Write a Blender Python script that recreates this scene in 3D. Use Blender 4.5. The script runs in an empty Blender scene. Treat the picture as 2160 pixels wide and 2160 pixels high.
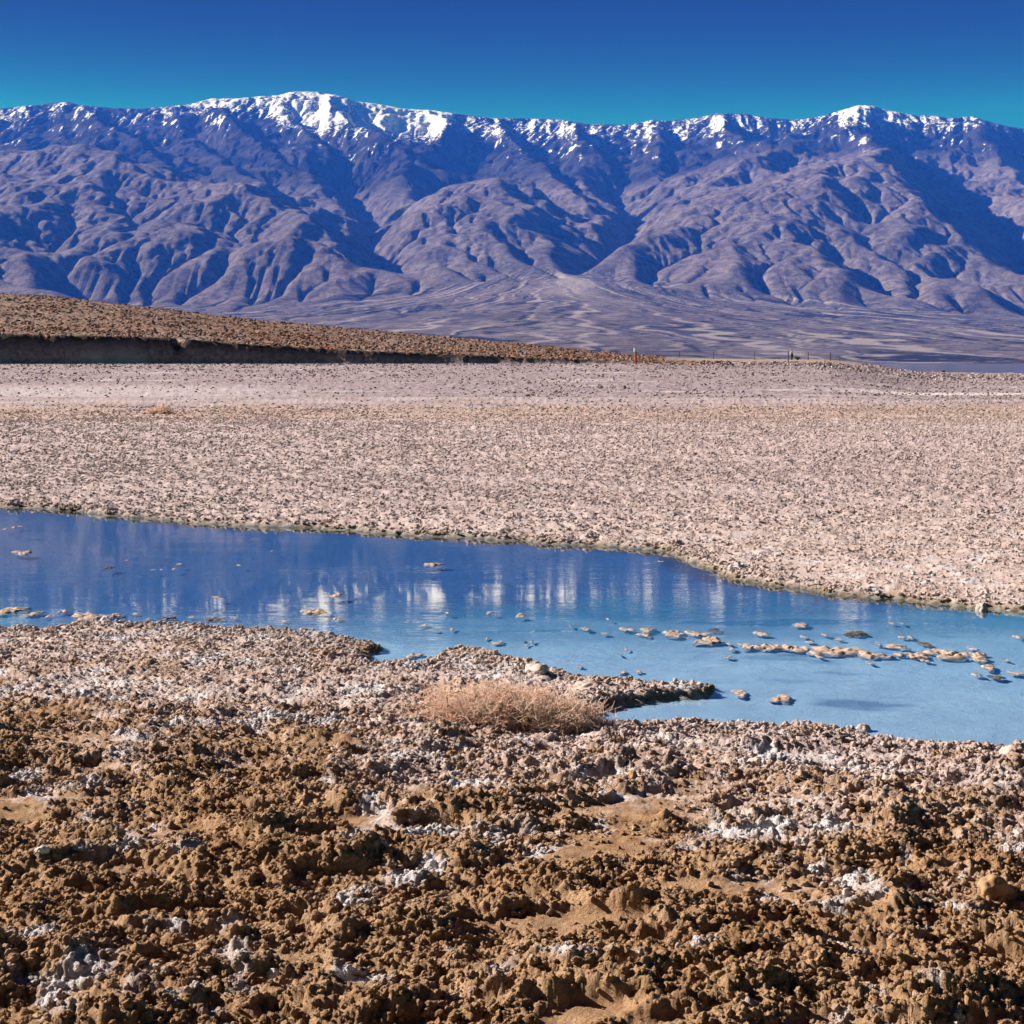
import bpy, bmesh, math, random
import numpy as np
from mathutils import Vector, Matrix
R=math.radians
sc=bpy.context.scene
# ------------------------------------------------------------------ camera, sky, sun, exposure
F=2550.0; V0=838.0; U0=1080.0; H=3.0      # focal length, horizon row, centre column (in photo pixels of 2160), eye height in m
cam_d=bpy.data.cameras.new('camera'); cam=bpy.data.objects.new('camera',cam_d); sc.collection.objects.link(cam)
cam.location=(0,0,H); cam.rotation_euler=(R(90),0,0)
cam_d.sensor_width=36; cam_d.lens=36*F/1648; cam_d.shift_x=(1086.5-U0)/1648; cam_d.shift_y=-(1079.5-V0)/1648
cam_d.clip_start=.1; cam_d.clip_end=90000
sc.camera=cam
SUN_EL=R(27.5); SUN_AZ=R(-71)               # azimuth from +Y (the view), negative = left
SDIR=Vector((math.sin(SUN_AZ)*math.cos(SUN_EL),math.cos(SUN_AZ)*math.cos(SUN_EL),math.sin(SUN_EL)))
world=bpy.data.worlds.new('World'); sc.world=world; world.use_nodes=True
wn=world.node_tree.nodes; wl=world.node_tree.links; wn.clear()
sky=wn.new('ShaderNodeTexSky'); sky.sky_type='NISHITA'; sky.sun_disc=False
sky.sun_elevation=SUN_EL; sky.sun_rotation=SUN_AZ
sky.altitude=3000; sky.air_density=1.0; sky.dust_density=0.0; sky.ozone_density=6.0
# deepen the clear winter sky: each channel fades with height at its own rate
sep=wn.new('ShaderNodeSeparateColor'); comb=wn.new('ShaderNodeCombineColor'); wl.new(sky.outputs[0],sep.inputs[0])
geo=wn.new('ShaderNodeTexCoord'); sxyz=wn.new('ShaderNodeSeparateXYZ'); wl.new(geo.outputs['Generated'],sxyz.inputs[0])
def wmath(op,a,b):
    n=wn.new('ShaderNodeMath'); n.operation=op
    for i,v in enumerate((a,b)):
        if isinstance(v,bpy.types.NodeSocket): wl.new(v,n.inputs[i])
        else: n.inputs[i].default_value=v
    return n.outputs[0]
for i,(a_,k_,lo_,hi_) in enumerate(((.045,.2,.3,1.3),(.34,.030,.04,1.8),(.20,.052,.12,1.8))):   # the blue deepens with height all round the dome
    f_=wmath('POWER',2.71828,wmath('DIVIDE',wmath('SUBTRACT',.168,sxyz.outputs[2]),k_))
    f_=wmath('MINIMUM',wmath('MAXIMUM',f_,lo_),hi_)
    wl.new(wmath('MULTIPLY',wmath('MULTIPLY',sep.outputs[i],a_),f_),comb.inputs[i])
bg=wn.new('ShaderNodeBackground'); bg.inputs[1].default_value=.06
wo=wn.new('ShaderNodeOutputWorld')
wl.new(comb.outputs[0],bg.inputs[0]); wl.new(bg.outputs[0],wo.inputs[0])
sun_d=bpy.data.lights.new('sun','SUN'); sun_d.energy=5.0; sun_d.angle=R(.5); sun_d.color=(1,.92,.895)
sun=bpy.data.objects.new('sun',sun_d); sc.collection.objects.link(sun); sun.location=(-50,20,60)
sun.rotation_euler=(-SDIR).to_track_quat('-Z','Y').to_euler()
vs=sc.view_settings; vs.view_transform='Standard'; vs.look='None'; vs.exposure=1.25; vs.gamma=1; vs.use_curve_mapping=False
sc.render.engine='CYCLES'; cy=sc.cycles
cy.use_denoising=True; cy.max_bounces=6; cy.diffuse_bounces=2; cy.glossy_bounces=3; cy.transparent_max_bounces=8; cy.volume_bounces=1
cy.caustics_reflective=False; cy.caustics_refractive=False
HAZE=2.6e-5; HAZE_COL=(.035,.18,1.0); HAZE_ABS=(1,1,1)
random.seed(7)
# ---------- noise
def _h(ix,iy,s):
    n=(ix.astype(np.int64)*374761393+iy.astype(np.int64)*668265263+s*1274126177)&0xffffffff
    n=((n^(n>>13))*1274126177)&0xffffffff
    return (n^(n>>16))&0xffffffff
def rnd(ix,iy,s): return _h(ix,iy,s)/4294967296.0
_GA=np.linspace(0,2*np.pi,256,endpoint=False); _GX=np.cos(_GA); _GY=np.sin(_GA)
def perlin(x,y,s=0):
    ix=np.floor(x); iy=np.floor(y); fx=x-ix; fy=y-iy; ix=ix.astype(np.int64); iy=iy.astype(np.int64)
    u=fx*fx*fx*(fx*(fx*6-15)+10); v=fy*fy*fy*(fy*(fy*6-15)+10)
    def g(a,b):
        k=_h(ix+a,iy+b,s)&255
        return _GX[k]*(fx-a)+_GY[k]*(fy-b)
    n0=g(0,0); n0+= (g(1,0)-n0)*u
    n1=g(0,1); n1+= (g(1,1)-n1)*u
    return (n0+(n1-n0)*v)*1.45
def fbm(x,y,o=4,s=0,gain=.5,lac=2.03):
    r=0;a=1.;t=0
    for i in range(o):
        r=r+a*perlin(x,y,s+i*17); t+=a; a*=gain; x=x*lac+13.7; y=y*lac-7.3
    return r/t
def ridged(x,y,o=4,s=0,gain=.5):
    r=0;a=1.;t=0;w=1
    for i in range(o):
        n=(1-np.abs(perlin(x,y,s+i*17)))**2
        r=r+a*n*w; w=np.clip(n*1.6,0,1); t+=a; a*=gain; x=x*2.03+5.1; y=y*2.03-3.3
    return r/t
def sst(a,b,x):
    t=np.clip((x-a)/(b-a),0,1); return t*t*(3-2*t)
def W(u,v,D):  # pixel of the photograph + distance -> world
    return ((u-U0)/F*D, D, H+(V0-v)/F*D)

SKY=[(-400,452),(-150,445),(0,436),(100,440),(200,432),(265,430),(291,427),(330,423),(369,419),(402,425),(441,429),(487,430),(530,427),(567,423),(607,413),(644,414),(683,410),(709,409),(732,403),(777,403),(815,411),(832,418),(872,423),(909,430),(963,433),(1014,440.5),(1054,445),(1122,446),(1168,448),(1213,455),(1276,456),(1310,448),(1342,450),(1382,445),(1416,438),(1459,438),(1493,444),(1536,448),(1576,444),(1613,434),(1644,424.6),(1664,425),(1692,432.5),(1735,441),(1769,442),(1789,445),(1826,442.5),(1855,451),(1883,458),(1907,462),(1960,470),(2050,480),(2160,478),(2300,490),(2600,500)]
FOOT=[(-500,742),(265,738),(400,736),(650,740),(900,722),(1060,705),(1160,690),(1280,706),(1400,725),(1600,738),(1750,745),(1907,758),(2160,765),(2600,770)]
RG=[  # (points u,v,km, side slope)
 # left lobe
 ([(200,470,17.5),(240,500,15.5),(330,508,14.6),(430,512,14.2),(455,528,13.8),(400,565,13.0),(330,605,12.1),(270,650,11.5)],.42),
 ([(430,512,14.2),(440,545,13.4),(350,620,12.2),(300,660,11.5)],.42),
 ([(455,528,13.8),(470,548,13.4),(560,562,13.2),(655,566,13.0),(668,588,12.7),(600,640,12.0),(520,690,11.4)],.42),
 ([(668,588,12.7),(700,604,12.4),(760,625,12.1),(800,640,11.9),(840,668,11.5),(820,700,11.2)],.45),
 ([(655,566,13.0),(560,610,12.3),(470,660,11.7),(430,700,11.3)],.45),
 ([(760,625,12.1),(720,660,11.6),(690,700,11.3)],.5),
 ([(800,640,11.9),(900,680,11.5),(960,695,11.2)],.45),
 # upper left spurs from the crest
 ([(369,419,19.3),(420,455,17.8),(470,490,16.6),(520,530,15.5),(540,548,14.6)],.6),
 ([(530,427,19.4),(560,460,18.2),(600,500,17.0),(640,540,15.5),(700,570,14.5)],.6),
 ([(607,413,19.5),(600,440,18.6),(660,480,17.4),(720,520,16.2),(790,560,15.0),(830,600,14.0)],.6),
 ([(709,409,19.5),(715,445,18.6),(760,480,17.4),(800,505,16.4),(840,540,15.2)],.6),
 ([(777,403,19.5),(800,440,18.6),(850,480,17.5),(900,500,16.5),(905,540,15.4)],.6),
 ([(963,433,19.3),(990,465,18.2),(960,490,17.3),(930,520,16.4),(920,555,15.2)],.6),
 # centre knoll
 ([(930,560,15.2),(895,612,14.0),(950,590,14.1),(1040,557,14.2),(1066,566,13.9),(1110,592,13.4),(1140,618,12.9),(1135,650,12.4),(1180,668,11.9),(1195,676,11.7)],.52),
 ([(1040,557,14.2),(1010,600,13.3),(985,640,12.6),(980,670,12.0)],.5),
 ([(1066,566,13.9),(1060,610,13.0),(1040,645,12.3)],.5),
 ([(960,588,14.1),(930,625,13.2),(900,655,12.4),(950,680,11.8)],.5),
 # centre back
 ([(1054,445,19.3),(1080,480,18.2),(1120,510,17.0),(1150,540,16.0),(1180,575,14.8),(1200,600,14.2)],.6),
 ([(1168,448,19.3),(1200,490,17.9),(1230,520,16.8),(1250,555,15.6),(1260,585,14.7)],.6),
 ([(1310,448,19.3),(1330,490,17.8),(1320,525,16.7),(1290,560,15.6)],.6),
 # right of the canyon
 ([(1416,438,19.4),(1440,480,18.0),(1500,505,16.9),(1545,503,16.4),(1500,520,15.8),(1430,550,15.0),(1380,570,14.4),(1330,600,13.8),(1270,625,13.2)],.5),
 ([(1545,503,16.4),(1600,530,15.6)],.5),
 ([(1644,425,19.4),(1640,465,18.0),(1670,495,17.0),(1700,512,16.2),(1757,492,15.2)],.6),
 ([(1757,490,15.2),(1690,512,14.8),(1610,540,14.4),(1560,546,14.1),(1480,580,13.6),(1410,608,13.1),(1350,632,12.6),(1290,662,12.0),(1250,680,11.7)],.46),
 ([(1757,490,15.2),(1762,522,14.7),(1730,560,14.1),(1660,590,13.5),(1580,618,12.9),(1500,640,12.3),(1440,670,11.8),(1400,700,11.4)],.46),
 ([(1762,525,14.7),(1790,548,14.3),(1780,600,13.4),(1690,630,12.8),(1600,655,12.3),(1540,668,11.9),(1500,700,11.4)],.46),
 ([(1790,548,14.3),(1850,600,13.5),(1880,640,12.9),(1800,660,12.3),(1740,690,11.8),(1700,720,11.3)],.46),
 ([(1850,600,13.5),(1930,660,12.6),(1900,700,11.9),(1850,730,11.4)],.46),
 ([(1826,442,19.4),(1850,490,18.0),(1900,540,16.6),(1960,600,15.0),(2030,650,13.6),(2060,700,12.2)],.55),
 ([(1540,668,11.9),(1580,668,11.8),(1600,700,11.4)],.5),
 # margins
 ([(2050,480,19.4),(2090,540,17.0),(2120,600,15.0),(2200,660,13.2),(2250,710,11.8)],.5),
 ([(2300,490,19.4),(2400,560,16.0),(2450,650,13.0),(2500,720,11.6)],.5),
 ([(100,440,19.3),(120,480,17.5),(80,520,15.5),(140,560,14.0),(200,610,12.6),(180,660,11.7)],.5),
 ([(0,436,19.4),(-40,500,16.5),(20,560,14.2),(60,620,12.6),(40,670,11.6)],.5),
 ([(-150,445,19.4),(-180,520,16.0),(-120,600,13.4),(-100,680,11.6)],.5),
]
def _branches():
    import random as _r
    r=_r.Random(12); out=[]
    for pts,s in list(RG):
        P=[W(a,b,c*1000.) for a,b,c in pts]
        if pts[-1][2]<12.8:                          # let the spur run out on to the fan
            x,y,z=P[-1]; L=r.uniform(900,1500); a=r.uniform(-.6,.6)
            P.append((x+L*math.sin(a),y-L*math.cos(a),z-.30*L))
            P.append((x+1.6*L*math.sin(a+.3),y-1.6*L*math.cos(a+.3),z-.43*L))
        out.append((P,s))
        for (ax,ay,az),(bx,by,bz) in zip(P[:-1],P[1:]):
            if min(ay,by)>15600: continue
            for k in range(r.choice((1,1,2))):
                t=r.random(); x=ax+t*(bx-ax); y=ay+t*(by-ay); z=az+t*(bz-az)
                th=math.atan2(bx-ax,-(by-ay))+r.choice((-1,1))*r.uniform(.5,1.15); Q=[(x,y,z-25)]; L=r.uniform(350,900)
                for j in range(2):
                    x+=L*.6*math.sin(th); y-=L*.6*math.cos(th); z-=L*.6*r.uniform(.2,.36); th+=r.uniform(-.5,.5); Q.append((x,y,z))
                out.append((Q,s*r.uniform(1.,1.3)))
    return out
def ip(tab,u,k=1):
    t=np.array(tab,float); return np.interp(u,t[:,0],t[:,k])
_FU=np.linspace(-500,2600,400)
_FV=np.convolve(np.pad(ip(FOOT,_FU),14,mode='edge'),np.hanning(29)/np.hanning(29).sum(),'valid')
APX=W(1160,690,11300.)
def fan_polar(x,y):
    dx=x-APX[0]; dy=APX[1]+250-y
    return np.arctan2(dx,np.maximum(dy,1.)), np.hypot(dx,dy)
def fan_relief(x,y):
    th,r=fan_polar(x,y)
    w=.05*fbm(x/700,y/700,3,91)
    g=ridged(th*14+w*14,r/5200.,3,93)
    left=sst(-.15,-.6,th)
    return (g-.45)*(9+18*left)*sst(11600,9500,y)*sst(5300,7200,y)*sst(200,1500,r)
def fan_z(x,y):
    u=U0+x/np.maximum(y,1)*F
    zf=H+(V0-np.interp(u,_FU,_FV))/F*11300.
    t=(y-5200.)/(11300.-5200.)
    t=np.maximum(t,0)
    return zf*np.where(t<1,t**1.15,1+1.15*(t-1)*.55)-2+fan_relief(x,y)
def seg_field(X,Y,pts,slope,best):
    P=np.array(pts)
    for a,b in zip(P[:-1],P[1:]):
        d=b[:2]-a[:2]; L=d@d
        t=np.clip(((X-a[0])*d[0]+(Y-a[1])*d[1])/L,0,1)
        q=np.hypot(X-(a[0]+t*d[0]),Y-(a[1]+t*d[1]))
        h=a[2]+t*(b[2]-a[2])+110.
        px=(X-(a[0]+t*d[0]))/(q+60.)
        sl=slope*1.14*(1.+.5*px)
        np.maximum(best,h-sl*q*(1-.12*np.tanh(q/1500.)),out=best)
    return best
def erode(z,dx,n,K,dt=1.,m=.5,base=None,A0=None,talus=.9,kd=.0):
    ny,nx=z.shape; N=ny*nx
    idx=np.arange(N).reshape(ny,nx)
    A=np.ones(N) if A0 is None else A0
    offs=[(-1,0,1),(1,0,1),(0,-1,1),(0,1,1),(-1,-1,1.4142),(-1,1,1.4142),(1,-1,1.4142),(1,1,1.4142)]
    for it in range(n):
        zp=np.pad(z,1,mode='edge'); best=np.zeros_like(z); rec=idx.copy(); zr=z.copy()
        for oy,ox,l in offs:
            zn=zp[1+oy:1+oy+ny,1+ox:1+ox+nx]
            s=(z-zn)/(dx*l); mk=s>best
            best=np.where(mk,s,best)
            rec=np.where(mk,np.clip(idx+oy*nx+ox,0,N-1),rec); zr=np.where(mk,zn,zr)
        r=rec.ravel()
        own=(r==np.arange(N))
        for k in range(3 if it>5 else 40):
            A=1.+np.bincount(r,weights=np.where(own,0,A),minlength=N)
        E=K*np.power(A.reshape(ny,nx),m)*best*dt
        E=np.minimum(E,(z-zr)*.7)
        z=z-E
        zp=np.pad(z,1,mode='edge')
        lap=(zp[:-2,1:-1]+zp[2:,1:-1]+zp[1:-1,:-2]+zp[1:-1,2:]-4*z)
        z=z+kd*lap
        # talus
        gy=np.maximum(z-zp[:-2,1:-1],z-zp[2:,1:-1]); gx=np.maximum(z-zp[1:-1,:-2],z-zp[1:-1,2:])
        over=np.maximum(np.maximum(gx,gy)-talus*dx,0); z=z-.3*over
        if base is not None: z=np.maximum(z,base)
    return z,A
def resample(z,x0,y0,dx,X,Y):
    fx=(X-x0)/dx; fy=(Y-y0)/dx
    def cub(t): return (-.5*t**3+t*t-.5*t, 1.5*t**3-2.5*t*t+1, -1.5*t**3+2*t*t+.5*t, .5*t**3-.5*t*t)
    ix=np.clip(np.floor(fx).astype(int),1,z.shape[1]-3); iy=np.clip(np.floor(fy).astype(int),1,z.shape[0]-3)
    wx=cub(np.clip(fx-ix,0,1)); wy=cub(np.clip(fy-iy,0,1)); r=0
    for j in range(4):
        q=0
        for i in range(4): q=q+wx[i]*z[iy+j-1,ix+i-1]
        r=r+wy[j]*q
    return r
def build_mountain(dxf=16.):
    dx=40.; xs=np.arange(-8640,8641,dx); ys=np.arange(8600,21401,dx)
    X,Y=np.meshgrid(xs,ys)
    wx=X+130*fbm(X/1500,Y/1500,3,5)+55*fbm(X/420,Y/420,2,8); wy=Y+130*fbm(X/1500+50,Y/1500,3,6)+55*fbm(X/420+9,Y/420,2,9)
    base=fan_z(X,Y)
    z=base-200
    u=U0+X/Y*F
    # main crest
    best=np.full_like(X,-1e9)
    P=[W(a,b,19500.+300*np.sin(a/170.)) for a,b in SKY]
    for a,b in zip(P[:-1],P[1:]):
        a=np.array(a);b=np.array(b);d=b[:2]-a[:2];L=d@d
        t=np.clip(((wx-a[0])*d[0]+(wy-a[1])*d[1])/L,0,1)
        q=np.hypot(wx-(a[0]+t*d[0]),wy-(a[1]+t*d[1])); h=a[2]+t*(b[2]-a[2])
        np.maximum(best,h*np.exp(-q/4900.)-.03*q,out=best)
    for pts,s in _branches(): best=seg_field(wx,wy,pts,s*1.05,best)
    for pts,sl,wd in(([(1165,694,11.0),(1225,668,12.2),(1255,640,13.0),(1285,605,14.4),(1250,565,16.0)],.62,1500.),([(905,700,11.2),(865,650,12.6),(862,610,14.0),(830,565,15.6)],.62,1100.),([(1960,720,11.6),(1900,660,13.2),(1850,600,14.8),(1815,555,16.2)],.66,1300.)):
        Q=np.array([W(a,b,c*1000.) for a,b,c in pts])          # the big ravines
        for a,b in zip(Q[:-1],Q[1:]):
            d=b[:2]-a[:2]; t=np.clip(((wx-a[0])*d[0]+(wy-a[1])*d[1])/(d@d),0,1)
            q=np.hypot(wx-(a[0]+t*d[0]),wy-(a[1]+t*d[1])); lim=a[2]+t*(b[2]-a[2])-60+sl*q
            best=np.where(q<wd,np.minimum(best,np.maximum(lim,base-20)),best)
    best=best+90*fbm(X/900,Y/900,4,21)+70*(ridged(X/1300,Y/1300,4,31)-.5)*sst(0,600,best-base)
    fh=base+240*np.maximum(ridged(X/1250+3,Y/620,4,35,.55)-.42,-.1)*sst(9900,11300,Y)*sst(250,1200,np.hypot(X-APX[0],Y-APX[1]))
    best=np.maximum(best,fh)
    zz=np.maximum(best,base+1.5*fbm(X/150,Y/150,3,77))
    zz+=.5*rnd(X,Y,3)
    zz,A=erode(zz,dx,130,.085,m=.5,base=base-25,talus=1.0,kd=.01)
    # fine
    xf=np.arange(-8400,8401,dxf); yf=np.arange(8700,21301,dxf)
    XF,YF=np.meshgrid(xf,yf)
    zf=resample(zz,xs[0],ys[0],dx,XF,YF)
    bf=fan_z(XF,YF)
    hh=sst(20,400,zf-bf)
    zf=zf+hh*(34*fbm(XF/230,YF/230,4,41,.6)+46*(ridged(XF/380,YF/380,4,51,.6)-.5)+sst(1500,2400,zf)*(45*(ridged(XF/210,YF/210,4,53,.65)-.5)+60*(ridged(XF/700,YF/900,4,54,.6)-.5))) +1.2*fbm(XF/60,YF/60,2,61)
    zf,A=erode(zf,dxf,60,.085,m=.5,base=bf-25,talus=1.15,kd=.006)
    # skyline
    a=XF/YF; tgt=(V0-ip(SKY,U0+a*F))/F
    ab=np.linspace(-.62,.62,900); sk=np.zeros(900)
    el=(zf-H)/YF; mk=YF>15500
    k=np.clip(np.round((a+.62)/1.24*899).astype(int),0,899)
    np.maximum.at(sk,k[mk],el[mk])
    ok=sk>0; sk=np.interp(ab,ab[ok],sk[ok])
    tb=(V0-ip(SKY,U0+ab*F))/F
    ratio=tb/sk
    rr=np.interp(a,ab,ratio)
    zf=zf*(1+(rr-1)*sst(14500,18000,YF))
    return XF,YF,zf,bf,A.reshape(zf.shape)
# ------------------------------------------------------------------ helpers
COL=sc.collection
def link(name,me,mat=None,parent=None,smooth=True):
    o=bpy.data.objects.new(name,me); COL.objects.link(o)
    if mat is not None: me.materials.append(mat)
    if parent is not None: o.parent=parent
    if smooth: me.polygons.foreach_set('use_smooth',np.ones(len(me.polygons),bool))
    return o
def tag(o,label=None,cat=None,group=None,kind=None):
    if label: o['label']=label
    if cat: o['category']=cat
    if group: o['group']=group
    if kind: o['kind']=kind
    return o
def mesh_np(name,co,faces,attrs=None):
    me=bpy.data.meshes.new(name)
    nf=len(faces); k=faces.shape[1]
    me.vertices.add(len(co)); me.vertices.foreach_set('co',np.ascontiguousarray(co,np.float32).ravel())
    me.loops.add(nf*k); me.loops.foreach_set('vertex_index',np.ascontiguousarray(faces,np.int32).ravel())
    me.polygons.add(nf); me.polygons.foreach_set('loop_start',np.arange(0,nf*k,k,dtype=np.int32))
    me.update(calc_edges=True)
    for n,a in (attrs or {}).items():
        at=me.attributes.new(n,'FLOAT','POINT'); at.data.foreach_set('value',np.ascontiguousarray(a,np.float32).ravel())
    return me
def grid_faces(ny,nx):
    i=np.arange(ny*nx).reshape(ny,nx)
    return np.stack([i[:-1,:-1],i[:-1,1:],i[1:,1:],i[1:,:-1]],-1).reshape(-1,4)
def mesh_py(name,v,f):
    me=bpy.data.meshes.new(name); me.from_pydata(v,[],f); me.update(); return me
class NT:
    def __init__(s,name):
        s.m=bpy.data.materials.new(name); s.m.use_nodes=True; s.n=s.m.node_tree.nodes; s.l=s.m.node_tree.links; s.n.clear()
        s.out=s.n.new('ShaderNodeOutputMaterial')
    def node(s,t,**k):
        n=s.n.new('ShaderNode'+t)
        for a,b in k.items():
            if a in('operation','blend_type','data_type','attribute_name','interpolation','noise_dimensions','feature','mode'): setattr(n,a,b)
        return n
    def set(s,inp,v):
        if isinstance(v,bpy.types.NodeSocket): s.l.new(v,inp)
        elif v is not None:
            if isinstance(v,tuple) and len(v)==3 and inp.type=='RGBA': v=(*v,1)
            inp.default_value=v
    at_type='GEOMETRY'
    def attr(s,n):
        a=s.node('Attribute',attribute_name=n); a.attribute_type=s.at_type; return a.outputs['Fac']
    def pos(s): return s.node('NewGeometry').outputs['Position']
    def mapv(s,vec,scale):
        m=s.node('Mapping'); s.set(m.inputs[0],vec); m.inputs['Scale'].default_value=scale; return m.outputs[0]
    def noise(s,vec,scale,detail=3,rough=.55,dist=0):
        n=s.node('TexNoise'); s.set(n.inputs['Vector'],vec); n.inputs['Scale'].default_value=scale; n.inputs['Detail'].default_value=detail
        n.inputs['Roughness'].default_value=rough; n.inputs['Distortion'].default_value=dist; return n.outputs[0]
    def voro(s,vec,scale):
        n=s.node('TexVoronoi'); s.set(n.inputs['Vector'],vec); n.inputs['Scale'].default_value=scale; return n
    def ramp(s,x,a,b,c=0.,d=1.):
        n=s.node('MapRange'); s.set(n.inputs[0],x); n.inputs[1].default_value=a; n.inputs[2].default_value=b; n.inputs[3].default_value=c; n.inputs[4].default_value=d
        return n.outputs[0]
    def mul(s,a,b,op='MULTIPLY'):
        n=s.node('Math',operation=op); s.set(n.inputs[0],a); s.set(n.inputs[1],b); return n.outputs[0]
    def mix(s,f,a,b,bt='MIX'):
        n=s.node('Mix',data_type='RGBA',blend_type=bt); s.set(n.inputs[0],f); s.set(n.inputs[6],a); s.set(n.inputs[7],b); return n.outputs[2]
    def bump(s,h,st,dist,nrm=None):
        n=s.node('Bump'); n.inputs['Strength'].default_value=st; n.inputs['Distance'].default_value=dist; s.set(n.inputs['Height'],h)
        if nrm is not None: s.set(n.inputs['Normal'],nrm)
        return n.outputs[0]
    def pbsdf(s,col,rough=.9,nrm=None,spec=.2):
        b=s.node('BsdfPrincipled'); s.set(b.inputs['Base Color'],col); s.set(b.inputs['Roughness'],rough); b.inputs['Specular IOR Level'].default_value=spec
        if nrm is not None: s.set(b.inputs['Normal'],nrm)
        s.l.new(b.outputs[0],s.out.inputs[0]); return b

# ------------------------------------------------------------------ materials
def mat_mountain():
    t=NT('mountain_rock'); p=t.pos()
    n1=t.noise(p,1/420.,5,.6); n2=t.noise(p,1/70.,4,.65); n3=t.noise(p,1/1600.,3)
    rock=t.mix(t.ramp(n1,.3,.7),(.115,.10,.115),(.285,.238,.258))
    rock=t.mix(t.ramp(n3,.4,.65,0,.55),rock,(.24,.185,.185))
    rock=t.mix(t.ramp(n2,.40,.62,0,.75),rock,(.055,.046,.058))
    wood=t.mix(t.ramp(n2,.4,.66),(.004,.006,.008),(.018,.018,.022))
    c=t.mix(t.attr('forest'),rock,wood)
    c=t.mix(t.attr('varnish'),c,(.024,.024,.034))
    c=t.mix(t.attr('wash'),c,(.40,.35,.36))
    sn=t.mul(t.attr('snow'),t.ramp(t.noise(p,1/34.,4,.75),.36,.62,-.55,.36),'ADD')
    c=t.mix(t.ramp(sn,.42,.6),c,(.9,.9,.92))
    t.pbsdf(c,.95,t.bump(t.noise(p,1/120.,9,.75),1.,62.),.05); return t.m
def mat_ground(clod=False):
    t=NT('crust_clod' if clod else 'salt_crust'); p=t.pos()
    t.at_type='INSTANCER' if clod else 'GEOMETRY'
    n1=t.noise(p,9.,4,.6); n2=t.noise(p,45.,3,.6); n3=t.noise(p,1.3,4,.6); n4=t.noise(p,.16,3)
    earth=t.mix(t.ramp(n1,.3,.7),(.23,.12,.058),(.57,.355,.215))
    earth=t.mix(t.ramp(n3,.35,.7,0,.6),earth,(.52,.36,.25))
    salt=t.mix(t.ramp(n1,.35,.65),(.54,.41,.40),(.74,.635,.65))
    salt=t.mix(t.ramp(n3,.45,.7,0,.5),salt,(.52,.37,.32))
    sv=t.mul(t.attr('salt'),t.ramp(t.node('ObjectInfo').outputs['Random'],0,1,-.26,.26),'ADD') if clod else t.attr('salt')
    sa=t.mul(sv,t.ramp(n1,.25,.75,-.22,.22),'ADD')
    c=t.mix(t.ramp(sa,.3,.7),earth,salt)
    c=t.mix(t.attr('crystal'),c,(.72,.70,.77))
    c=t.mix(t.attr('pink'),c,t.mix(t.ramp(n4,.35,.65),(.33,.265,.295),(.45,.375,.415)))
    c=t.mix(t.attr('stain'),c,(.19,.125,.035))
    c=c if clod else t.mix(t.attr('bed'),c,t.mix(t.ramp(n3,.3,.7),(.66,.68,.75),(.82,.83,.87)))
    c=c if clod else t.mix(t.attr('olive_fringe'),t.mix(t.attr('deep_blue'),c,(.10,.17,.29)),(.085,.062,.022))
    nr=t.bump(t.noise(p,70.,5,.7),1.,.03); nr=t.bump(n1,.5,.06,nr)
    t.pbsdf(c,.92,nr,.15); return t.m
def mat_slope():
    t=NT('gravel_slope'); p=t.pos()
    n1=t.noise(p,1.4,4,.75); n2=t.noise(p,.05,3,.6); n3=t.noise(t.mapv(p,(.35,2.,1)),.1,3,.6)
    g=t.mix(t.ramp(n1,.40,.60),(.03,.02,.018),(.42,.29,.255))
    g=t.mix(t.ramp(n2,.45,.65,0,.7),g,t.mix(t.ramp(n1,.35,.65),(.06,.022,.014),(.36,.17,.10)))
    g=t.mix(t.ramp(n3,.5,.7,0,.5),g,(.36,.265,.24))
    pk=t.mix(t.ramp(n1,.33,.66),(.15,.11,.135),(.47,.39,.44))
    pk=t.mix(t.attr('crystal'),pk,(.58,.53,.57))
    c=t.mix(t.attr('pink'),g,pk)
    c=t.mix(t.attr('bank'),c,t.mix(n1,(.022,.016,.014),(.055,.038,.032)))  # near-black earth: shade of the cut face put into its colour, plus dark soil
    c=t.mix(t.attr('road'),c,(.34,.27,.205))
    t.pbsdf(c,.95,t.bump(n1,.6,.5),.1); return t.m
def mat_floor():
    t=NT('valley_mud'); p=t.pos()
    n=t.noise(t.mapv(p,(.3,1,1)),1/260.,4)
    t.pbsdf(t.mix(t.ramp(n,.4,.6),(.03,.03,.035),(.12,.11,.11)),.9); return t.m
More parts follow.
